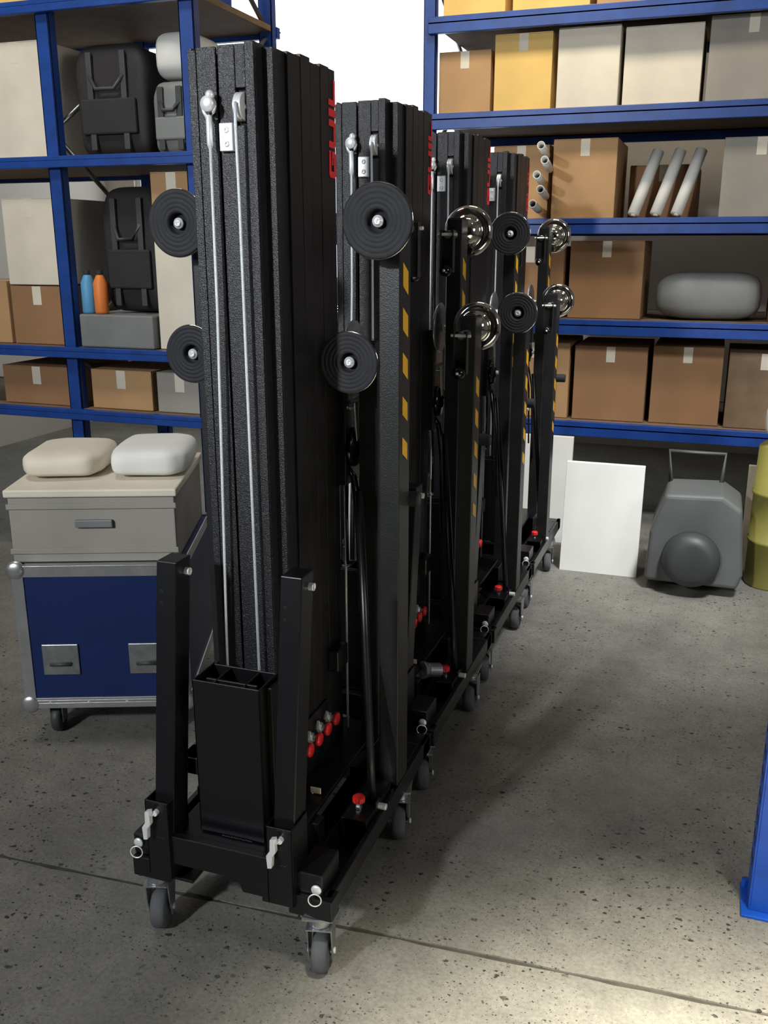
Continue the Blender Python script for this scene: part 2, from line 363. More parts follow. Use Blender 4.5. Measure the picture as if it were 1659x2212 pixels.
def crank(leg, x, ypost, z, d, arm=.115):
    """hand crank on the post side away from the foot; d = direction along Y"""
    s = MB().cyl((x, ypost, z), (x, ypost + d * .080, z), .0125, 20).build('crank_shaft', M['galv'], leg, 0)
    a = MB(); y0 = ypost + d * .068; y1 = ypost + d * .073
    a.box(x - .021, x + .021, min(y0, y1), max(y0, y1), z - arm, z + .012)
    for q in (-1, 1):
        yy = sorted((y0, ypost + d * .092)); a.prism([(x + q * .018, z - arm), (x + q * .0215, z - arm), (x + q * .0215, z + .014), (x + q * .018, z + .014)], 'y', *yy)
    ao = a.build('crank_arm', M['satin'], leg, 0.0006)
    MB().cyl((x - .031, ypost + d * .082, z), (x + .031, ypost + d * .082, z), .0045, 12).build('pivot_bolt', M['zinc'], leg)
    yk = ypost + d * .088
    k = MB(); pr = [(0, -.020)] + [(.020 * math.sin(t * PI / 10), -.020 * math.cos(t * PI / 10)) for t in range(1, 10)] + [(0, .020)]
    k.lathe((x, yk + d * .010, z - arm + .006), (0, d, 0), pr, 28); ko = k.build('crank_knob', M['gloss'], leg)
    MB().lathe((x, yk + d * .010, z - arm + .006), (0, d, 0), [(0, .023), (.004, .023), (.0045, .0185)], 12).build('knob_screw', M['zinc'], leg)

def outrigger(root, x0, x1, y0, y1, zt, hub, hx, R, d, stripes, z0=.229, gap=.05, cr=True):
    leg = MB().box(x0, x1, y0, y1, z0, zt).build('outrigger_leg', M['satin'], root, 0.0025)
    xc = (x0 + x1) / 2
    hc = MB().box(x0 + .004, x1 - .004, y0 + .004, y1 - .004, zt, zt + .003); hc.build('end_cap', M['gloss'], leg, 0.001)
    ypl = (y0 - gap - .02) if d < 0 else (y1 + gap + .02)
    yp = y0 if d < 0 else y1; yq = y1 if d < 0 else y0
    MB().cyl((hx, yp - d * .002, hub), (hx, ypl - d * .035, hub), .011, 20).build('foot_spindle', M['zinc'], leg)
    foot(root, leg, hx, ypl, hub, R, d)
    if cr: crank(leg, xc, yq, hub - .012, -d)
    if stripes:
        ym = (y0 + y1) / 2; a, b = ym - .018, ym + .020
        for (zt_, zb_) in stripes:
            MB().prism([(a, zt_), (b, zt_ - .022), (b, zb_), (a, zb_ + .022)], 'x', x1 + .0002, x1 + .0010).build('warning_stripe', M['yellow'], leg)
    return leg

def lift(k):
    base = (-.957, 2.0, 0)
    R = thing('lifting_tower', LIFT_LABELS[k], 'lift', base, 'telescopic lifting towers in a row', (base[0], base[1] + STEP * k, 0))
    # --- base frame
    f = MB()
    f.box(-.712, -.697, 1.63, 2.41, .177, .229)                       # right edge bar
    f.box(-.870, -.712, 1.63, 2.41, .177, .186)
    f.box(-.795, -.690, 1.615, 1.66, .177, .229)
    f.box(-1.203, -1.188, 1.63, 2.41, .177, .229)
    f.box(-1.188, -1.050, 1.63, 2.41, .177, .186)
    f.box(-1.203, -1.103, 1.615, 1.66, .177, .229)
    f.box(-.800, -.790, 1.63, 2.41, .177, .225); f.box(-1.113, -1.103, 1.63, 2.41, .177, .225)
    f.box(-1.09, -.838, 1.612, 1.632, .236, .310)                     # front cross bar
    f.box(-1.11, -.82, 1.632, 2.30, .286, .298)                       # base plate
    f.box(-1.11, -.80, 1.80, 1.84, .186, .286); f.box(-1.11, -.80, 2.16, 2.30, .186, .286)
    f.box(-1.335, -.697, 2.335, 2.40, .177, .229)                     # rear cross member
    f.box(-1.335, -1.203, 2.05, 2.12, .177, .229); f.box(-1.335, -1.285, 2.05, 2.40, .177, .229)
    f.box(-.86, -.712, 2.16, 2.335, .177, .229)
    f.prism([(-1.03, .236), (-.985, .222), (-.972, .222), (-.965, .206), (-.93, .206), (-.922, .184), (-.845, .184), (-.845, .236)], 'y', 1.635, 1.665)  # stepped mast underside, reaching lower to add dark shade under the bar
    fr = f.build('base_frame', M['steel'], R, 0.002)
    # front leg sockets with collars
    for (x0, x1, px, s) in ((-.841, -.777, -.7955, 1), (-1.151, -1.089, -1.15, -1)):
        c = MB(); t = .004
        c.box(x0, x1, 1.606, 1.606 + t, .2, .398).box(x0, x1, 1.690 - t, 1.690, .2, .398).box(x0, x0 + t, 1.606, 1.69, .2, .398).box(x1 - t, x1, 1.606, 1.69, .2, .398)
        so = c.build('leg_socket', M['steel'], R, 0.0012)
        xa, xb = (x1 - .002, -.717) if s > 0 else (-1.205, x0 + .002)
        b = MB().box(xa, xb, 1.628, 1.73, .229, .283).build('side_block', M['steel'], R, 0.003)
        xr = (xa + xb) / 2 + (.018 if s > 0 else -.012); yr = 1.626; zr = .247 if s > 0 else .262
        pn = MB().lathe((xr, yr, zr), (0, -1, 0), [(0, .005), (.011, .005), (.0122, .003), (.0122, 0), (0, 0)], 24)
        pn.torus((xr + .002, yr - .016, zr - .016), (0.25, -1, 0.1), .0145, .0015)
        po = pn.build('ring_pin', M['zinc'], b); po['label'] = 'zinc locking pin with a pull ring'
        # latch lever on the collar
        xl = x0 + .008 if s > 0 else x0 + .002
        lv = MB().prism([(xl + .014, .384), (xl + .026, .388), (xl + .026, .352), (xl + .018, .340), (xl + .016, .312), (xl + .006, .310), (xl + .004, .342), (xl + .013, .356)], 'y', 1.580, 1.594)
        lo = lv.build('latch_lever', M['zinc'], so, 0.001)
        MB().cyl((xl + .030, 1.606, .374), (xl + .030, 1.594, .374), .007, 14).cyl((xl + .030, 1.597, .374), (xl + .020, 1.585, .372), .004, 10).build('latch_bolt', M['zinc'], so)
        wl = MB()
        for i in range(10): wl.lathe((x0 + .014 + i * .0035, 1.607, .304 + random.uniform(-.0006, .0006)), (0, 0, 1), [(0, -.0025), (.0024, 0), (0, .0025)], 8)
        wl.build('weld_bead', M['steel'], so)
        # stored short outrigger post leaning back in the socket
        x_0, x_1 = (-.833, -.783) if s > 0 else (-1.138, -1.088)
        p = MB().shear(x_0, x_1, 1.611, 1.674, .235, .953, .088, 0.003).build('stored_post', M['steel'], R, 0.0022)
        MB().cyl((x_1, 1.737, .922), (x_1 + .014, 1.737, .922), .0085, 16).lathe((x_1, 1.737, .922), (1, 0, 0), [(0, .0125), (.004, .0125), (.004, .0145), (.0085, .0145)], 16).build('post_bolt', M['zinc'], p)
        for zz in (.885, .858): MB().lathe((x_0 + .016, 1.611 + .088 * (zz - .235) / .718, zz), (0, -1, 0), [(0, .0005), (.004, .0005), (.0045, 0)], 12).build('hole_shade', M['slotshade'], p)  # flat dark discs in place of the shade in screw holes
    weld = MB()
    for i in range(22): weld.lathe((-.985 + i * .0036, 1.668, .3005 + random.uniform(-.0006, .0006)), (1, 0, 0), [(0, -.003), (.0034, 0), (0, .003)], 8)
    wo = weld.build('weld_bead', M['steel'], fr)
    # casters
    for (x, y) in ((-.735, 1.652), (-1.168, 1.660), (-.725, 2.196), (-1.168, 2.196)):
        caster(R, x, y, random.uniform(-.05, .35) if k else (.24 if x > -1 else .30))
    # --- carriage (open topped box in front of the mast)
    c = MB(); x0, x1, y0, y1, z0, z1, t = -1.045, -.876, 1.670, 1.768, .302, .690, .004
    c.box(x0, x1, y0, y0 + t, z0, z1).box(x0, x0 + t, y0, y1, z0, z1).box(x1 - t, x1, y0, y1, z0, z1)
    c.box(x1, x1 + .012, y0 + .035, y1 + .03, z0, z1 - .01).box(x0 - .012, x0, y0 + .035, y1 + .03, z0, z1 - .01)
    c.box(x0 + .02, x1 - .02, y0 + .028, y0 + .034, z0, z1 - .006).box(x0 + .045, x0 + .05, y0 + .006, y1 - .006, z1 - .1, z1 - .006).box(x1 - .05, x1 - .045, y0 + .006, y1 - .006, z1 - .1, z1 - .006)
    c.box(x0, x1, y1 - t, y1, z0, z1 - .003)
    co = c.build('carriage', M['steel'], R, 0.0012)
    # --- mast: six nested profiles
    ZB, ZT = .298, 2.022
    def mast(x0, x1, y0, y1, zt, m, grooves=()):
        mb = MB(); cur = x0
        for gx, gw in grooves:
            mb.box(cur, gx, y0, y0 + .006, ZB, zt); cur = gx + gw
        mb.box(cur, x1, y0, y0 + .006, ZB, zt)
        mb.box(x0, x0 + .005, y0 + .006, y1, ZB, zt).box(x1 - .005, x1, y0 + .006, y1, ZB, zt).box(x0 + .005, x1 - .005, y0 + .012, y0 + .016, ZB, zt)
        o = mb.build('mast_section', m, R, 0.0012); return o
    front = MB()
    # front profile with two grooves and a pulley slot
    xs0, xs1, xg, xg2 = -1.083, -.932, -1.0185, -.975
    sx0, sx1, sz0, sz1 = -.9745, -.9520, 1.868, 1.940
    front.box(xs0, -1.0645, 1.86, 1.868, ZB, ZT - .006).box(-1.0630, xg, 1.86, 1.868, ZB, ZT - .002)
    front.box(xg + .005, sx0 - .0012, 1.86, 1.868, ZB, ZT)
    front.box(sx0, sx1, 1.8602, 1.868, ZB, sz0).box(sx0, sx1, 1.8602, 1.868, sz1, ZT)
    front.box(sx1, xs1, 1.86, 1.868, ZB, ZT + .004)
    front.box(xs0, xs0 + .006, 1.868, 1.905, ZB, ZT).box(xs1 - .006, xs1, 1.868, 1.905, ZB, ZT + .004)
    front.box(xs0 + .006, xs1 - .006, 1.893, 1.898, ZB, ZT)
    fo = front.build('mast_section', M['mast'], R, 0.0012)
    sl = MB(); sl.torus(((sx0 + sx1) / 2, 1.864, 0), (0, 1, 0), .001, .0005, 6, 4)
    mast(-1.095, -.948, 1.905, 1.958, ZT, M['mast'])
    b = MB().box(-.944, -.908, 1.899, 1.907, ZB, ZT - .002).box(-.914, -.908, 1.907, 1.958, ZB, ZT - .002).build('mast_rail', M['mast'], R, 0.0012)
    MB().box(-1.100, -1.0835, 1.899, 1.907, ZB, ZT - .002).box(-1.101, -1.0955, 1.907, 1.958, ZB, ZT - .002).build('mast_rail', M['mast'], R, 0.0012)
    ys = [1.9605, 2.026, 2.078, 2.134, 2.186]; ye = [2.0245, 2.0765, 2.1325, 2.1845, 2.222]
    for i, (a, b_) in enumerate(zip(ys, ye)):
        zt = ZT + (.0, .006, -.002, .004, .002)[i]
        mb = MB().box(-.912, -.903 + .0006 * (i % 2), a, b_, ZB, zt).box(-1.104, -1.095, a, b_, ZB, zt).box(-1.095, -.912, a, a + .006, ZB, zt)
        if i == 4: mb.box(-1.095, -.912, b_ - .005, b_, ZB, zt)
        so = mb.build('mast_section', M['side'], R, 0.001)
        if i == 4:
            # red lettering reading upwards on the rear profile
            lt = MB(); letters(lt, 'GUIL', (-.9022, 2.2195, 1.784), (0, 0, 1), (0, -1, 0), (1, 0, 0), .040, .007, t=.36, slant=.05, wds=[.060, .062, .017, .058])
            mo = lt.build('red_lettering', M['redletter'], so)
    # pulley in its slot
    pc = ((sx0 + sx1) / 2 - .001, 1.862, 1.904)
    for q in (-.0045, .0045):
        pm = MB().lathe((pc[0] + q, pc[1] + .004, pc[2]), (1, 0, 0), [(.004, -.0042), (.026, -.0042), (.0285, -.003), (.0245, 0), (.0285, .003), (.026, .0042), (.004, .0042)], 36).build('pulley', M['zinc'], fo)
    MB().cyl((pc[0] - .012, pc[1] + .004, pc[2]), (pc[0] + .012, pc[1] + .004, pc[2]), .005).build('pulley_axle', M['zinc'], fo)
    MB().box(sx0 - .004, sx1 + .004, 1.872, 1.874, sz0 - .01, sz1 + .01).build('slot_back', M['slotshade'], fo)
    # cables
    MB().tube([(pc[0] + .001, 1.8345, pc[2] + .006), (pc[0] + .001, 1.832, 1.87), (pc[0] + .001, 1.836, 1.7), (pc[0] + .002, 1.836, 1.2), (pc[0] + .004, 1.836, .302)], .0034).build('steel_cable', M['cable'], R)
    MB().tube([(-1.0255, 1.836, 1.83), (-1.0275, 1.836, 1.5), (-1.0385, 1.836, 1.0), (-1.050, 1.836, .5), (-1.052, 1.836, .302)], .0034).build('steel_cable', M['cable'], R)
    e = MB()
    e.lathe((-1.0265, 1.848, 1.909), (0, -1, 0), [(0, .022), (.013, .021), (.0152, .018), (.0152, .004), (.006, .003), (.006, -.012)], 32)
    e.lathe((-1.0225, 1.838, 1.926), (0, -1, 0), [(0, .009), (.005, .008), (.0085, .004), (.0095, 0), (.0085, -.004), (0, -.008)], 24)
    e.tube([(-1.0415, 1.838, 1.906), (-1.0375, 1.838, 1.893), (-1.030, 1.837, 1.882)], .0036).tube([(-1.0115, 1.838, 1.906), (-1.0155, 1.838, 1.893), (-1.023, 1.837, 1.882)], .0036)
    e.lathe((-1.0262, 1.8365, 1.886), (0, 0, -1), [(.003, -.002), (.0066, .002), (.0066, .056), (.005, .060), (.0036, .064)], 20)
    e.build('cable_end_fitting', M['zinc'], R)
    pl = MB().box(-1.0105, -.9795, 1.8475, 1.8598, 1.818, 1.873).build('retaining_plate', M['plate'], R, 0.002)
    for zz in (1.832, 1.859): MB().lathe((-.993, 1.8475, zz), (0, -1, 0), [(.0026, -.0004), (.0026, .002), (.0035, .0034), (.0052, .0026), (.0066, .0)], 20).build('screw', M['zinc'], pl)
    # safety plungers along the right foot of the mast
    for i in range(4):
        yl = 1.905 + i * .0575
        MB().cyl((-1.105, yl, .417), (-1.142, yl, .417), .0085, 14).cyl((-1.118, yl, .417), (-1.130, yl, .417), .013, 6).build('safety_plunger', M['zinc'], R)
        y = 1.905 + i * .0575
        z_ = .417
        pb = MB().cyl((-.908, y, z_), (-.868, y, z_), .0085, 14).cyl((-.892, y, z_), (-.880, y, z_), .013, 6).box(-.890, -.884, y - .012, y - .006, z_, z_ + .022).build('safety_plunger', M['zinc'], R)
        hd = MB(); prof = []; n = 40; vs = []
        hd.lathe((-.868, y, z_), (1, 0, 0), [(0, -.002), (.014, -.002), (.0178, .001), (.0178, .007), (.015, .010), (0, .0105)], 14)
        ho = hd.build('plunger_knob', M['red'], pb); ho['label'] = 'red knob'
    MB().box(-.903, -.897, 1.885, 2.10, .385, .46).build('plunger_plate', M['steel'], R, 0.001)
    # outrigger receiver with upright red knob, both sides
    for s in (1, -1):
        mx = (lambda v: v) if s > 0 else (lambda v: -1.905 - v)
        def bx(mb, a, b2, *r):
            a, b2 = sorted((mx(a), mx(b2))); return mb.box(a, b2, *r)
        rc = MB(); xa, xb, ya, yb, za, zb, t = -.780, -.713, 1.898, 2.09, .186, .250, .0035
        bx(rc, xa, xb, ya, yb, zb - t, zb); bx(rc, xa, xb, ya, yb, za, za + t); bx(rc, xa, xa + t, ya, yb, za, zb); bx(rc, xb - t, xb, ya, yb, za, zb); bx(rc, xa, xb, yb - t, yb, za, zb)
        ro = rc.build('leg_receiver', M['steel'], R, 0.0015)
        kx = mx(-.752)
        kb = MB().box(kx - .0055, kx + .0055, 1.944, 1.955, .250, .272).cyl((kx, 1.9495, .247), (kx, 1.9495, .256), .009, 12).build('lock_plunger', M['galv'], ro, 0.0008)
        kh = MB(); n = 12; pts = []
        for i in range(n * 2):
            a = PI * i / n; r = .0165 if i % 2 == 0 else .0148; pts.append((kx + r * math.cos(a), 1.9495 + r * math.sin(a)))
        kh.prism(pts, 'z', .268, .282); kh.lathe((kx, 1.9495, .282), (0, 0, 1), [(.0148, 0), (.012, .003), (0, .0035)], 24)
        ko = kh.build('plunger_knob', M['red'], ro, 0.001); ko['label'] = 'red fluted knob'
        ey = MB(); bx(ey, -.716, -.711, 1.968, 1.995, .186, .262); ey.build('strut_bracket', M['steel'], R, 0.001)
        a, b2 = sorted((mx(-.728), mx(-.690)))
        MB().cyl((a, 1.985, .243), (b2, 1.985, .243), .0085, 14).build('strut_bolt', M['zinc'], R)
        MB().tube([(mx(-.728), 1.985, .238), (mx(-.742), 2.01, .36), (mx(-.78), 2.08, .66), (mx(-.835), 2.185, 1.02)] , .0105, 12).build('diagonal_strut', M['steel'], R)
    # small cream tag by the plunger housing
    tg = MB().box(-.864, -.836, 1.9, 1.904, .300, .316).build('paper_tag', M['label'], R, 0.001)
    tg['label'] = 'small cream tag'
    MB().tube([(-.858, 1.902, .300), (-.868, 1.90, .27), (-.872, 1.895, .235)], .0018).build('tag_wire', M['zinc'], tg)
    # --- winch on the rear right side
    wy = 2.268
    wb_ = MB().box(-.905, -.885, 2.222, 2.34, 1.02, 1.36).build('winch_body', M['steel'], R, 0.003)
    cv = MB().lathe((-.883, wy + .012, 1.362), (1, 0, 0), [(.0, .010), (.020, .010), (.060, .008), (.080, .004), (.084, 0), (.080, -.003), (0, -.003)], 48)
    cv.box(-.886, -.882, wy - .028, wy + .045, 1.245, 1.36)
    cvo = cv.build('winch_cover', M['galv'], wb_, 0); cvo['label'] = 'bare metal cover plate of the winch'
    MB().cyl((-.876, wy + .012, 1.362), (-.852, wy + .012, 1.362), .0085, 14).cyl((-.872, wy + .012, 1.362), (-.866, wy + .012, 1.362), .014, 6).build('cover_bolt', M['zinc'], wb_)
    lt = MB(); letters(lt, 'GUIL', (-.8818, wy - .022, 1.292), (0, 1, 0), (0, 0, 1), (1, 0, 0), .014, .0025, t=.24, slant=.0, wds=[.013, .012, .0035, .010], thick=.0004)
    lt.build('small_lettering', M['ink'], wb_)
    el = MB().cyl((-.905, 2.255, 1.226), (-.868, 2.255, 1.226), .0115, 18).prism([(2.243, 1.238), (2.267, 1.238), (2.275, 1.15), (2.283, 1.10), (2.267, 1.10), (2.255, 1.15)], 'x', -.872, -.867)
    el.build('winch_crank', M['galv'], wb_, 0.001)
    dr = MB().lathe((-.884, 2.272, 1.115), (1, 0, 0), [(0, .022), (.018, .022), (.024, .016), (.045, .014), (.052, .008), (.052, -.002), (0, -.002)], 40).build('cable_drum', M['gloss'], wb_)
    MB().cyl((-.864, 2.272, 1.115), (-.853, 2.272, 1.115), .009, 6).build('drum_bolt', M['zinc'], wb_)
    MB().box(-.900, -.893, 2.224, 2.245, 1.162, 1.215).build('winch_plate', M['plate'], wb_, 0.001)
    # rear cable, turnbuckle and hanging straps
    MB().tube([(-.897, 2.243, 1.17), (-.897, 2.243, .30)], .0032).build('steel_cable', M['zinc'], R)
    MB().cyl((-.897, 2.243, .80), (-.897, 2.243, .845), .008, 14).torus((-.897, 2.243, .857), (0, 1, 0), .008, .0022, 18).torus((-.897, 2.243, .790), (0, 0, 1), .009, .0025, 18).build('turnbuckle', M['galv'], R)
    for j, (dx, dy, z0_) in enumerate(((.0, .0, .80), (.022, .012, .66), (.036, .02, .58))):
        MB().tube([(-.893, 2.24, 1.08), (-.890 + dx * .5, 2.235 + dy, 1.04), (-.888 + dx, 2.232 + dy, .94), (-.886 + dx * 1.4, 2.230 + dy, z0_)], .0042).build('black_strap', M['gloss'], R)
    # rear loading roller
    rr = MB().cyl((-.742, 2.225, 1.0), (-.684, 2.225, 1.0), .020, 28).build('loading_roller', M['rubber'], R)
    MB().cyl((-.684, 2.225, 1.0), (-.6835, 2.225, 1.0), .012, 20).build('roller_hub', M['satin'], rr)
    br = MB().box(-.752, -.742, 2.200, 2.25, .96, 1.03).build('roller_bracket', M['steel'], R, 0.002)
    # --- stored outriggers: outer pair and inner pair on each side
    s5 = lambda a: a
    ST0 = [(1.592, 1.517), (1.490, 1.417), (1.385, 1.317), (1.280, 1.214), (1.180, 1.117)]
    STL = [(z - .355, z2 - .355) for z, z2 in ST0]
    if k == 0:
        outrigger(R, -.752, -.700, 2.106, 2.188, 1.722, 1.682, -.735, .0825, -1, ST0, gap=.035)
        outrigger(R, -.857, -.805, 2.245, 2.318, 1.395, 1.360, -.826, .0735, -1, STL, gap=.125)
        outrigger(R, -1.268, -1.224, 2.150, 2.215, 1.722, 1.682, -1.270, .0800, -1, ST0, gap=.035)
        outrigger(R, -1.275, -1.231, 2.255, 2.325, 1.385, 1.358, -1.283, .0745, -1, STL, gap=.085)
    else:
        d = 1 if k in (1, 3) else -1
        yo = {1: 2.040, 2: 2.058, 3: 1.975}[k]; yi = {1: 2.230, 2: 2.280, 3: 2.262}[k]
        hxo = {1: -.728, 2: -.728, 3: -.72}[k]; hxi = {1: -.812, 2: -.815, 3: -.80}[k]
        SO = [(z - .355, z2 - .355) for z, z2 in ST0]
        outrigger(R, -.750, -.700, yo, yo + .080, 1.418, 1.380, hxo, .0765, d, SO, gap=.030)
        outrigger(R, -.850, -.801, yi, yi + .078, 1.712, 1.675, hxi, .0815, d, ST0, gap=.030)
        outrigger(R, -1.320, -1.270, 2.09, 2.16, 1.722, 1.682, -1.290, .0800, d, ST0, gap=.030)
        outrigger(R, -1.320, -1.270, 2.25, 2.32, 1.385, 1.350, -1.290, .0765, d, SO, gap=.030)
    if k == 1:
        t_ = MB().cyl((-.80, 1.90, .285), (-.765, 1.935, .275), .024, 24).cyl((-.812, 1.888, .288), (-.80, 1.90, .285), .030, 24, .026)
        bo = t_.build('receiver_cap', M['galv'], R); bo['label'] = 'loose metal cap beside the red knob'
    # black side housing low on the mast seen between the posts
    MB().box(-.903, -.872, 2.12, 2.19, .53, .59).build('limit_block', M['steel'], R, 0.004)
    return R
for k in range(4): lift(k)

# ------------------------------------------------------------------ flight case (left)
def flight_case(cx_, cy_, yaw, W, D, H, z0):
    R = thing('flight_case', 'blue wheeled flight case with aluminium edges on the floor left of the lifts', 'case', (0, 0, 0), None, (cx_, cy_, 0))
    R.rotation_euler = (0, 0, yaw)
    z1 = z0 + H
    MB().box(0, W, 0, D, z0, z1).build('case_panel', M['bluecase'], R, 0.002)
    e = .034; t = .004
    for (a, b, c, d, g_, h) in ((-t, W + t, -t, 0, z0 - t, z0 + e), (-t, W + t, -t, 0, z1 - e, z1 + t), (-t, e, -t, 0, z0, z1), (W - e, W + t, -t, 0, z0, z1),
                               (-t, 0, -t, D, z0 - t, z0 + e), (-t, 0, -t, D, z1 - e, z1 + t), (W, W + t, -t, D, z0 - t, z0 + e), (W, W + t, -t, D, z1 - e, z1 + t),
                               (-t, W + t, -t, e, z1, z1 + t), (-t, W + t, D - e, D, z1, z1 + t), (-t, e, 0, D, z1, z1 + t), (W, W + t, -t, e, z0, z1)):
        o = MB().box(a, b, c, d, g_, h).build('edge_profile', M['alu'], R, 0.001)
    rib = MB()
    for zz in (.012, .022): rib.box(e, W - e, -t - .0015, -t, z0 + zz, z0 + zz + .003)
    rib.build('profile_rib', M['alu'], R)
    for x in (0, W):
        for z in (z0, z1):
            MB().lathe((x + (.012 if x == 0 else -.012), .002, z + (.012 if z == z0 else -.012)), (0, -1, 0), [(0, .014), (.014, .013), (.026, .009), (.033, .002), (.033, 0)], 24).build('ball_corner', M['alu'], R)
    for i in range(4):
        MB().lathe((.08 + i * (W - .16) / 3, -t, z0 + .02), (0, -1, 0), [(0, .002), (.004, .001), (.005, 0)], 12).build('rivet', M['zinc'], R)
    for x in (.13, W - .13):
        l = MB().box(x - .06, x + .06, -.007, 0, z0 + H * .24, z0 + H * .24 + .11).build('recessed_handle', M['galv'], R, 0.003)
        MB().tube([(x - .035, -.012, z0 + H * .24 + .04), (x + .035, -.012, z0 + H * .24 + .04)], .006).build('handle_bar', M['darkgrey'], l)
    for (x, y) in ((.075, .075), (W - .075, .075), (.075, D - .075), (W - .075, D - .075)):
        f = MB().box(x - .045, x + .045, y - .045, y + .045, z0 - .008, z0 - t).box(x - .022, x - .019, y - .02, y + .03, .04, z0 - .008).box(x + .019, x + .022, y - .02, y + .03, .04, z0 - .008).build('caster_fork', M['galv'], R)
        MB().lathe((x, y + .006, .05), (1, 0, 0), [(.01, -.017), (.044, -.016), (.05, -.01), (.05, .01), (.044, .016), (.01, .017)], 32).build('caster_wheel', M['darkgrey'], f)
    return R
CYAW = math.radians(21.5)
flight_case(-2.085, 2.300, CYAW, .545, .62, .50, .128)
def on_case(u, v):   # point on top of the flight case
    return (-2.085 + u * math.cos(CYAW) - v * math.sin(CYAW), 2.300 + u * math.sin(CYAW) + v * math.cos(CYAW))

def soft_box(name, x0, x1, y0, y1, z0, z1, m, bev=.006):
    c = ((x0 + x1) / 2, (y0 + y1) / 2, z0)
    return MB().box(x0, x1, y0, y1, z0, z1).build(name, m, None, bev, c)
def carton(x0, x1, y0, y1, z0, z1, m, label, group, kind='cardboard_box', yaw=0.0):
    c = ((x0 + x1) / 2, (y0 + y1) / 2, z0)
    R = thing(kind, label, 'box', c, group)
    R.rotation_euler = (0, 0, yaw)
    MB().box(x0, x1, y0, y1, z0, z1 - .004).build('box_body', m, R, .004)
    xm = (x0 + x1) / 2
    MB().box(x0 + .001, x1 - .001, y0 + .001, (y0 + y1) / 2 - .001, z1 - .004, z1).build('flap', m, R); MB().box(x0 + .001, x1 - .001, (y0 + y1) / 2 + .001, y1 - .001, z1 - .004, z1).build('flap', m, R)
    if z1 - z0 > .16 and x1 - x0 > .2: MB().box(xm - .025, xm + .025, y0 - .0006, y0, z1 - .09, z1 - .002).build('packing_tape', M['cream'], R)
    return R
# pale boards and sacks resting on the flight case
def sack(cx_, cy_, z0, sx, sy, sz, m, label, group=None, yaw=0.0, name='sack', cat='bag', seed=0):
    rnd = random.Random(seed); vs = []; fs = []; nu, nv = 28, 14
    for j in range(nv + 1):
        ph = -PI / 2 + PI * j / nv
        for i in range(nu):
            th = 2 * PI * i / nu
            cs = lambda v, e: math.copysign(abs(v) ** e, v)
            x = cs(math.cos(th), .45) * cs(math.cos(ph), .45); y = cs(math.sin(th), .45) * cs(math.cos(ph), .45); z = cs(math.sin(ph), .6)
            wv = 1 + .035 * math.sin(3 * th + seed) * math.cos(2 * ph) + .02 * math.sin(7 * th + 2 * seed)
            vs.append((x * sx / 2 * wv, y * sy / 2 * wv, sz / 2 + z * sz / 2))
    for j in range(nv):
        for i in range(nu):
            k = (i + 1) % nu; fs.append((j * nu + i, j * nu + k, (j + 1) * nu + k, (j + 1) * nu + i))
    mb = MB(); mb.add(vs, fs, True)
    mb2 = MB(); 
    o = mb.build(name, m); o.location = (cx_, cy_, z0); o.rotation_euler = (0, 0, yaw)
    return tag(o, label, cat, group)
p = on_case(.27, .30)
R_ = thing('storage_crate', 'grey beige storage crate standing on top of the blue flight case', 'crate', (0, 0, 0), None, (p[0], p[1], .634)); R_.rotation_euler = (0, 0, CYAW)
cr = MB().box(-.27, .26, -.27, -.262, 0, .22).box(-.27, .26, .262, .27, 0, .22).box(-.27, -.262, -.262, .262, 0, .22).box(.252, .26, -.262, .262, 0, .22).box(-.262, .252, -.262, .262, 0, .008)
cr.build('crate_shell', M['greybeige'], R_, .004)
for zz in (.03, .18): MB().box(-.276, .266, -.276, -.27, zz, zz + .018).build('crate_rib', M['greybeige'], R_, .002)
MB().box(-.28, .27, -.28, .28, .22, .245).build('crate_lid', M['cream'], R_, .005)
MB().box(-.06, .06, -.285, -.27, .12, .145).build('crate_grip', M['grey'], R_, .003)
p = on_case(.13, .32); sack(p[0], p[1], .881, .27, .36, .085, M['cream'], 'cream cloth sack lying at the left on the grey beige crate', yaw=CYAW, seed=1)
p = on_case(.42, .32); sack(p[0], p[1], .881, .26, .36, .10, M['white'], 'white sack lying at the right on the grey beige crate, beside the nearest lift', yaw=CYAW, seed=2)

# ------------------------------------------------------------------ racking
def rack(name, label, x0, x1, y0, y1, levels, ztop, uprights, m=None, boards=True, beam=.085):
    m = m or M['rackblue']
    R = thing(name, label, 'shelving', ((x0 + x1) / 2, y0, 0))
    for ux in uprights:
        for uy in (y0, y1 - .05):
            u = MB().box(ux - .035, ux + .035, uy, uy + .008, .006, ztop).box(ux - .035, ux - .029, uy, uy + .05, .006, ztop).box(ux + .029, ux + .035, uy, uy + .05, .006, ztop)
            u.box(ux - .06, ux + .06, uy - .03, uy + .08, 0, .006)
            u.build('upright', m, R, .001)
        br = MB(); n = int(ztop / .5)
        for i in range(n):
            a, b = (y0 + .05, y1 - .05) if i % 2 == 0 else (y1 - .05, y0 + .05)
            br.tube([(ux, a, .15 + i * .5), (ux, b, .60 + i * .5)], .012, 8)
        br.build('bracing', M['galv'], R)
    for z in levels:
        for yy in (y0 - .035, y1 + .0):
            MB().box(x0, x1, yy, yy + .035, z - beam, z).box(x0, x1, yy + (.0 if yy < y0 else -.0), yy + .045, z - beam * .45, z - beam * .3).build('beam', m, R, .003)
        if boards: MB().box(x0 + .01, x1 - .01, y0 + .012, y1 - .012, z - .03, z - .002).build('shelf_board', M['shelfboard'], R, .002)
    return R
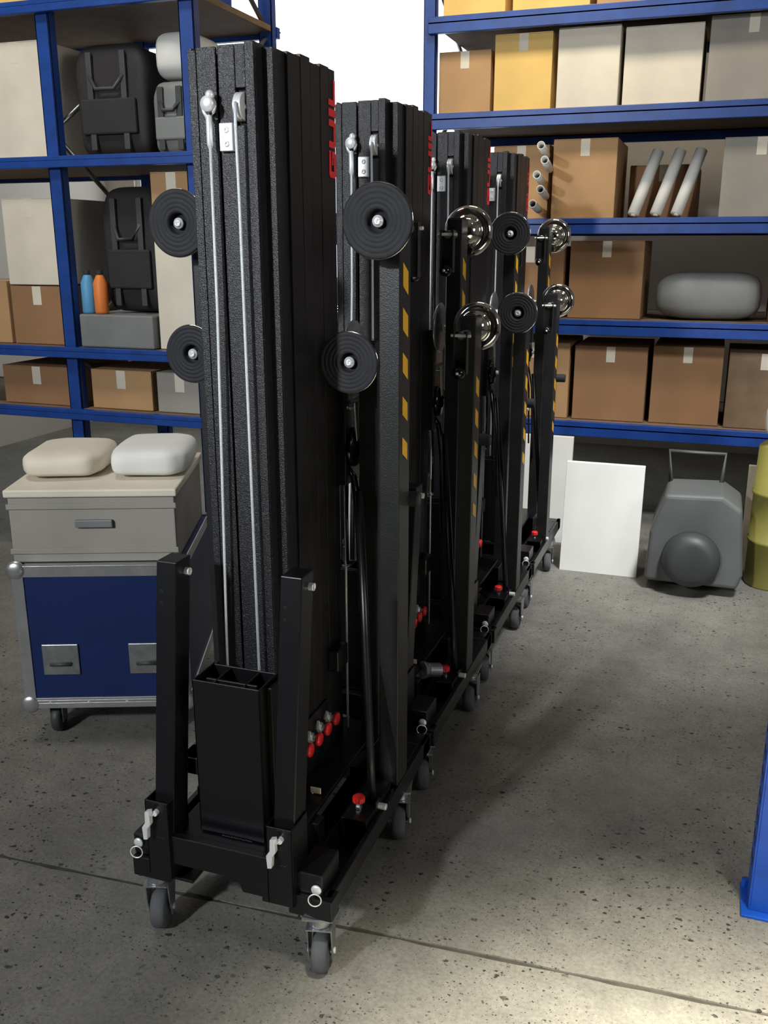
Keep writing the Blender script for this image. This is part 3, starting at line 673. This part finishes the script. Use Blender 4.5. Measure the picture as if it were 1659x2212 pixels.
# big rack behind the lifts
RX0, RX1, RY0, RY1 = -1.66, 1.45, 5.50, 6.50
LV = [.640, 1.225, 1.775, 2.345, 2.840]
rack('pallet_rack', 'blue pallet racking with chipboard shelves behind the row of lifts', RX0, RX1, RY0, RY1, LV, 3.6, (RX0, RX1))
GR = 'cartons on the blue racking behind the lifts'
lvname = ['lowest shelf', 'second lowest shelf', 'middle shelf', 'second highest shelf', 'highest shelf']
def rk(level, items):
    for (x0, x1, h, m, dep, lab) in items:
        carton(x0, x1, RY0 + .06 + dep, RY0 + .62 + dep, LV[level], LV[level] + h, M[m], lab, GR)
rk(4, [(-1.60, -1.25, .30, 'amber', 0, 'amber yellow carton at the left end of the highest shelf'), (-1.22, -.80, .36, 'amber', .05, 'amber carton second from left on the highest shelf'),
       (-.76, -.30, .34, 'tan', .02, 'tan carton third from left on the highest shelf'), (-.26, .25, .36, 'carton', 0, 'brown carton at the right of the highest shelf')])
rk(3, [(-1.62, -1.32, .33, 'tan', 0, 'tan carton at the left end of the second highest shelf'), (-1.30, -.98, .40, 'amber', 0, 'bright amber carton second from left on the second highest shelf'),
       (-.95, -.62, .41, 'cream', 0, 'cream carton third from left on the second highest shelf'), (-.60, -.20, .40, 'cream', .04, 'cream carton in the middle of the second highest shelf'),
       (-.17, .25, .42, 'greybeige', .02, 'grey beige carton at the right of the second highest shelf')])
rk(2, [(-1.30, -.98, .40, 'tan', .05, 'tan carton at the left end of the middle shelf behind the farthest lift'), (-.95, -.60, .42, 'tan', 0, 'tan carton second from left on the middle shelf'),
       (-.56, -.18, .30, 'carton', .36, 'dark brown carton behind the white rolls on the middle shelf'), (-.05, .32, .40, 'greybeige', 0, 'grey beige carton at the right of the middle shelf')])
rk(1, [(-1.25, -.86, .40, 'carton', 0, 'brown carton at the left end of the second lowest shelf'), (-.83, -.42, .43, 'carton', .02, 'brown carton second from left on the second lowest shelf'),
       (-.02 + .28, .65, .40, 'carton', 0, 'brown carton at the right of the second lowest shelf')])
sack(-.06, 5.82, LV[1], .56, .50, .26, M['grey'], 'grey sack lying at the front of the second lowest shelf', seed=4)
rk(0, [(-1.20, -.80, .44, 'tan', 0, 'tan carton at the left end of the lowest shelf'), (-.77, -.36, .43, 'carton', 0, 'brown carton second from left on the lowest shelf'), (-.33, .05, .44, 'carton', .02, 'brown carton third from left on the lowest shelf'),
       (.08, .46, .42, 'shelfboard', .0, 'dark brown carton at the right of the lowest shelf')])
# white paper rolls leaning on the middle shelf
for i, x in enumerate((-.50, -.38, -.27)):
    r = MB().tube([(0, 0, .02), (.10, .16, .36)], .032, 20); r.tube([(.0, .0, .012), (.002, .003, .022)], .014, 12)
    o = r.build('paper_roll', M['white']); o.location = (x, 5.62, LV[2])
    tag(o, ('white roll leaning on the middle shelf, leftmost of three', 'white roll leaning on the middle shelf, between two others', 'white roll leaning on the middle shelf, rightmost of three')[i], 'roll', 'white rolls on the middle shelf')
# transparent-white tube bundle beside the farthest lift
for i in range(5):
    z = LV[2] + .05 + i * .072; x = -1.02 + (i % 2) * .03
    o = MB().lathe((0, 0, 0), (.10, -1, .04), [(.016, 0), (.021, 0), (.021, .40), (.016, .40), (.016, 0)], 20).build('metal_tube', M['white'])
    o.location = (x + .04 * i / 5, 5.56, z)
    tag(o, 'pale tube poking out of the middle shelf behind the farthest lift, %s of five' % ('lowest', 'second lowest', 'middle', 'second highest', 'topmost')[i], 'tube', 'pale tubes on the middle shelf')

# floor level things under and beside the rack
def panel(x0, x1, y, z1, m, label, lean=.07):
    mb = MB().shear(x0, x1, y, y + .03, .0, z1, lean)
    return tag(mb.build('sheet_panel', m, None, .002, ((x0 + x1) / 2, y, 0)), label, 'panel', 'pale panels leaning under the racking')
panel(-1.12, -.70, 5.12, .60, M['white'], 'white panel leaning at the left, behind the farthest lift')
panel(-.665, -.275, 4.66, .565, M['white'], 'large white panel leaning between the farthest lift and the grey machine')
panel(.22, .36, 4.98, .54, M['cream'], 'narrow cream panel leaning right of the grey machine')
Rm = thing('floor_machine', 'grey cleaning machine with dark round drum on the floor beneath the racking', 'machine', (-.02, 4.55, 0))
mb = MB().prism([(-.23, .05), (.20, .05), (.22, .12), (.19, .44), (.10, .50), (-.16, .49), (-.22, .30)], 'y', 4.50, 4.86); mb.build('machine_body', M['midgrey'], Rm, .02, seg=3)
MB().lathe((-.02, 4.48, .185), (0, -1, 0), [(0, .07), (.08, .065), (.12, .05), (.135, .01), (.135, -.02), (0, -.02)], 36).build('drum', M['darkgrey'], Rm)
MB().tube([(-.15, 4.80, .48), (-.17, 4.90, .62), (.10, 4.90, .62), (.09, 4.80, .49)], .012).build('push_handle', M['darkgrey'], Rm)
for x in (-.19, .16):
    MB().lathe((x, 4.72, .055), (1, 0, 0), [(.01, -.018), (.05, -.017), (.055, -.01), (.055, .01), (.05, .017), (.01, .018)], 28).build('wheel', M['darkgrey'], Rm)
Rb = thing('storage_drum', 'yellow olive drum standing at the right edge beside the racking', 'drum', (.37, 4.80, 0))
MB().lathe((.37, 4.80, 0), (0, 0, 1), [(0, .0), (.125, .0), (.13, .01), (.13, .22), (.136, .225), (.136, .24), (.13, .245), (.13, .46), (.136, .465), (.136, .48), (.13, .485), (.125, .70), (.10, .72), (0, .72)], 40).build('drum_shell', M['olive'], Rb)
MB().lathe((.37, 4.80, .72), (0, 0, 1), [(.045, 0), (.045, .02), (.04, .025), (0, .025)], 24).build('drum_cap', M['grey'], Rb)
sack(.37, 4.80, .745, .22, .22, .16, M['white'], 'pale bundle resting on the yellow olive drum', name='bundle', seed=9)

# right foreground upright of the neighbouring rack
Ru = thing('rack_upright', 'bright blue steel rack upright with foot plate at the right edge', 'shelving', (.245, 2.2, 0))
u = MB().box(.212, .30, 2.20, 2.205, .008, 3.4).box(.207, .212, 2.20, 2.29, .008, 3.4).box(.30, .305, 2.20, 2.29, .008, 3.4)
u.build('post', M['blue'], Ru, .0015)
h = MB()
for i in range(44): h.box(.2062, .207, 2.222, 2.232, .12 + i * .06, .145 + i * .06).box(.2062, .207, 2.256, 2.266, .12 + i * .06, .145 + i * .06)
h.build('slot_shade_row', M['slotshade'], Ru)  # flat dark strips in place of the shade in punched slots
MB().box(.19, .34, 2.175, 2.31, 0, .008).build('foot_plate', M['blue'], Ru, .002)
MB().cyl((.200, 2.295, .006), (.200, 2.295, .030), .009, 6).build('anchor_bolt', M['blue'], Ru)

# ------------------------------------------------------------------ left racking with bags
LX0, LX1, LY0, LY1 = -4.70, -2.17, 3.80, 4.60
LL = [.86, 1.16, 2.02, 2.66]
rack('storage_rack', 'blue racking with grey shelves at the left, behind the flight case', LX0, LX1, LY0, LY1, LL, 3.2, (-2.935, LX0, LX1 - .04), boards=True, beam=.05)
GL = 'cartons on the left racking'
def lk(level, x0, x1, h, m, lab, dep=.05, z=0): carton(x0, x1, LY0 + dep, LY0 + dep + .5, LL[level] + z, LL[level] + z + h, M[m], lab, GL)
lk(1, -3.60, -3.32, .30, 'tan', 'tan carton at the left edge of the shelf above the flat cartons')
lk(1, -3.30, -2.99, .28, 'carton', 'brown carton left of the blue upright, under a pale carton')
lk(1, -3.30, -2.99, .40, 'cream', 'pale carton stacked on the brown carton left of the blue upright', z=.285)
lk(2, -3.30, -2.99, .50, 'cream', 'cream carton on the upper left shelf, left of the blue upright')
lk(3, -3.30, -2.99, .25, 'amber', 'amber carton on the top shelf, left of the blue upright')
lk(3, -2.87, -2.50, .25, 'amber', 'amber carton on the top shelf, right of the blue upright')
lk(3, -2.47, -2.28, .25, 'blue', 'blue carton on the top shelf of the left racking beside the bright window')
def holdall(x0, x1, y0, y1, z0, z1, m, label, group=None):
    """soft bag: rounded body, zip, carrying straps and end pocket"""
    cx_, cy_ = (x0 + x1) / 2, (y0 + y1) / 2; sx, sy, sz = x1 - x0, y1 - y0, z1 - z0
    R = thing('holdall', label, 'bag', (0, 0, 0), group, (cx_, cy_, z0))
    vs = []; fs = []; nu, nv = 40, 20
    cs = lambda v, e: math.copysign(abs(v) ** e, v)
    for j in range(nv + 1):
        ph = -PI / 2 + PI * j / nv
        for i in range(nu):
            th = 2 * PI * i / nu; e = .26
            x = cs(math.cos(th), e) * cs(math.cos(ph), .25); y = cs(math.sin(th), e) * cs(math.cos(ph), .25); z = cs(math.sin(ph), .35)
            wv = 1 + .014 * math.sin(5 * th + x0 * 9) + .012 * math.sin(9 * z + 4 * th)
            sag = -.03 * sz * math.cos(th * 2) if z > .6 else 0
            vs.append((x * sx / 2 * wv * .97, y * sy / 2 * wv * .97, sz / 2 + z * sz / 2 + sag * (z > 0)))
    for j in range(nv):
        for i in range(nu):
            k = (i + 1) % nu; fs.append((j * nu + i, j * nu + k, (j + 1) * nu + k, (j + 1) * nu + i))
    mb = MB(); mb.add(vs, fs, True); mb.build('bag_body', m, R)
    yf = -sy / 2
    for q in (-.22, .22):
        MB().box(q * sx - .014, q * sx + .014, yf - .006, yf + .008, sz * .06, sz * .93).build('bag_strap', M['darkgrey'], R, .002)
    MB().box(-.36 * sx, .36 * sx, yf - .010, yf + .01, sz * .20, sz * .52).build('bag_pocket', m, R, .008)
    MB().tube([(-.22 * sx, yf - .004, sz * .72), (-.12 * sx, yf - .02, sz * .60), (.12 * sx, yf - .02, sz * .60), (.22 * sx, yf - .004, sz * .72)], .009).build('bag_handle', M['darkgrey'], R)
    return R
GB = 'black bags on the left racking'
holdall(-2.875, -2.475, 3.88, 4.38, LL[2], LL[2] + .47, M['bag'], 'large black holdall on the upper left shelf beside a grey bag', GB)
holdall(-2.465, -2.252, 3.88, 4.30, LL[2], LL[2] + .30, M['grey'], 'grey bag standing on the upper left shelf beside the large black holdall')
sack(-2.36, 4.08, LL[2] + .315, .20, .36, .20, M['white'], 'white bag on top of the grey bag on the upper left shelf', seed=13)
holdall(-2.80, -2.475, 3.90, 4.42, LL[1] + .16, LL[1] + .72, M['bag'], 'bulky black bag on the grey tray under the upper left shelf', GB)
o = soft_box('equipment_tray', -2.88, -2.475, 3.81, 4.44, LL[1], LL[1] + .155, M['grey'], .008); tag(o, 'grey tray beneath the bulky black bag on the left racking', 'tray')
def bottle(x, y, z, m, lab):
    R = thing('plastic_bottle', lab, 'bottle', (x, y, z))
    MB().lathe((x, y, z), (0, 0, 1), [(0, 0), (.030, 0), (.033, .01), (.033, .14), (.02, .17), (.014, .18), (0, .18)], 24).build('bottle_body', m, R)
    MB().lathe((x, y, z + .18), (0, 0, 1), [(.016, 0), (.016, .02), (0, .022)], 18).build('bottle_cap', M['bag'], R)
bottle(-2.778, 3.855, LL[1] + .157, M['orange'], 'orange bottle on the grey tray in front of the bulky black bag')
bottle(-2.848, 3.855, LL[1] + .157, M['lightblue'], 'light blue bottle on the grey tray between the blue upright and an orange bottle')
lk(1, -2.465, -2.252, .52, 'cream', 'tall cream carton on the left racking, directly beside the nearest lift')
lk(1, -2.465, -2.252, .26, 'tan', 'tan carton stacked on the tall cream carton beside the nearest lift', z=.525)
lk(0, -3.40, -2.99, .19, 'carton', 'flat brown carton on the lowest left shelf at the left edge')
lk(0, -2.87, -2.53, .19, 'tan', 'flat tan carton on the lowest left shelf, right of the blue upright')
lk(0, -2.50, -2.252, .19, 'greybeige', 'flat grey carton on the lowest left shelf beside the nearest lift')

for o in bpy.data.objects:
    if '_o' in o: del o['_o']
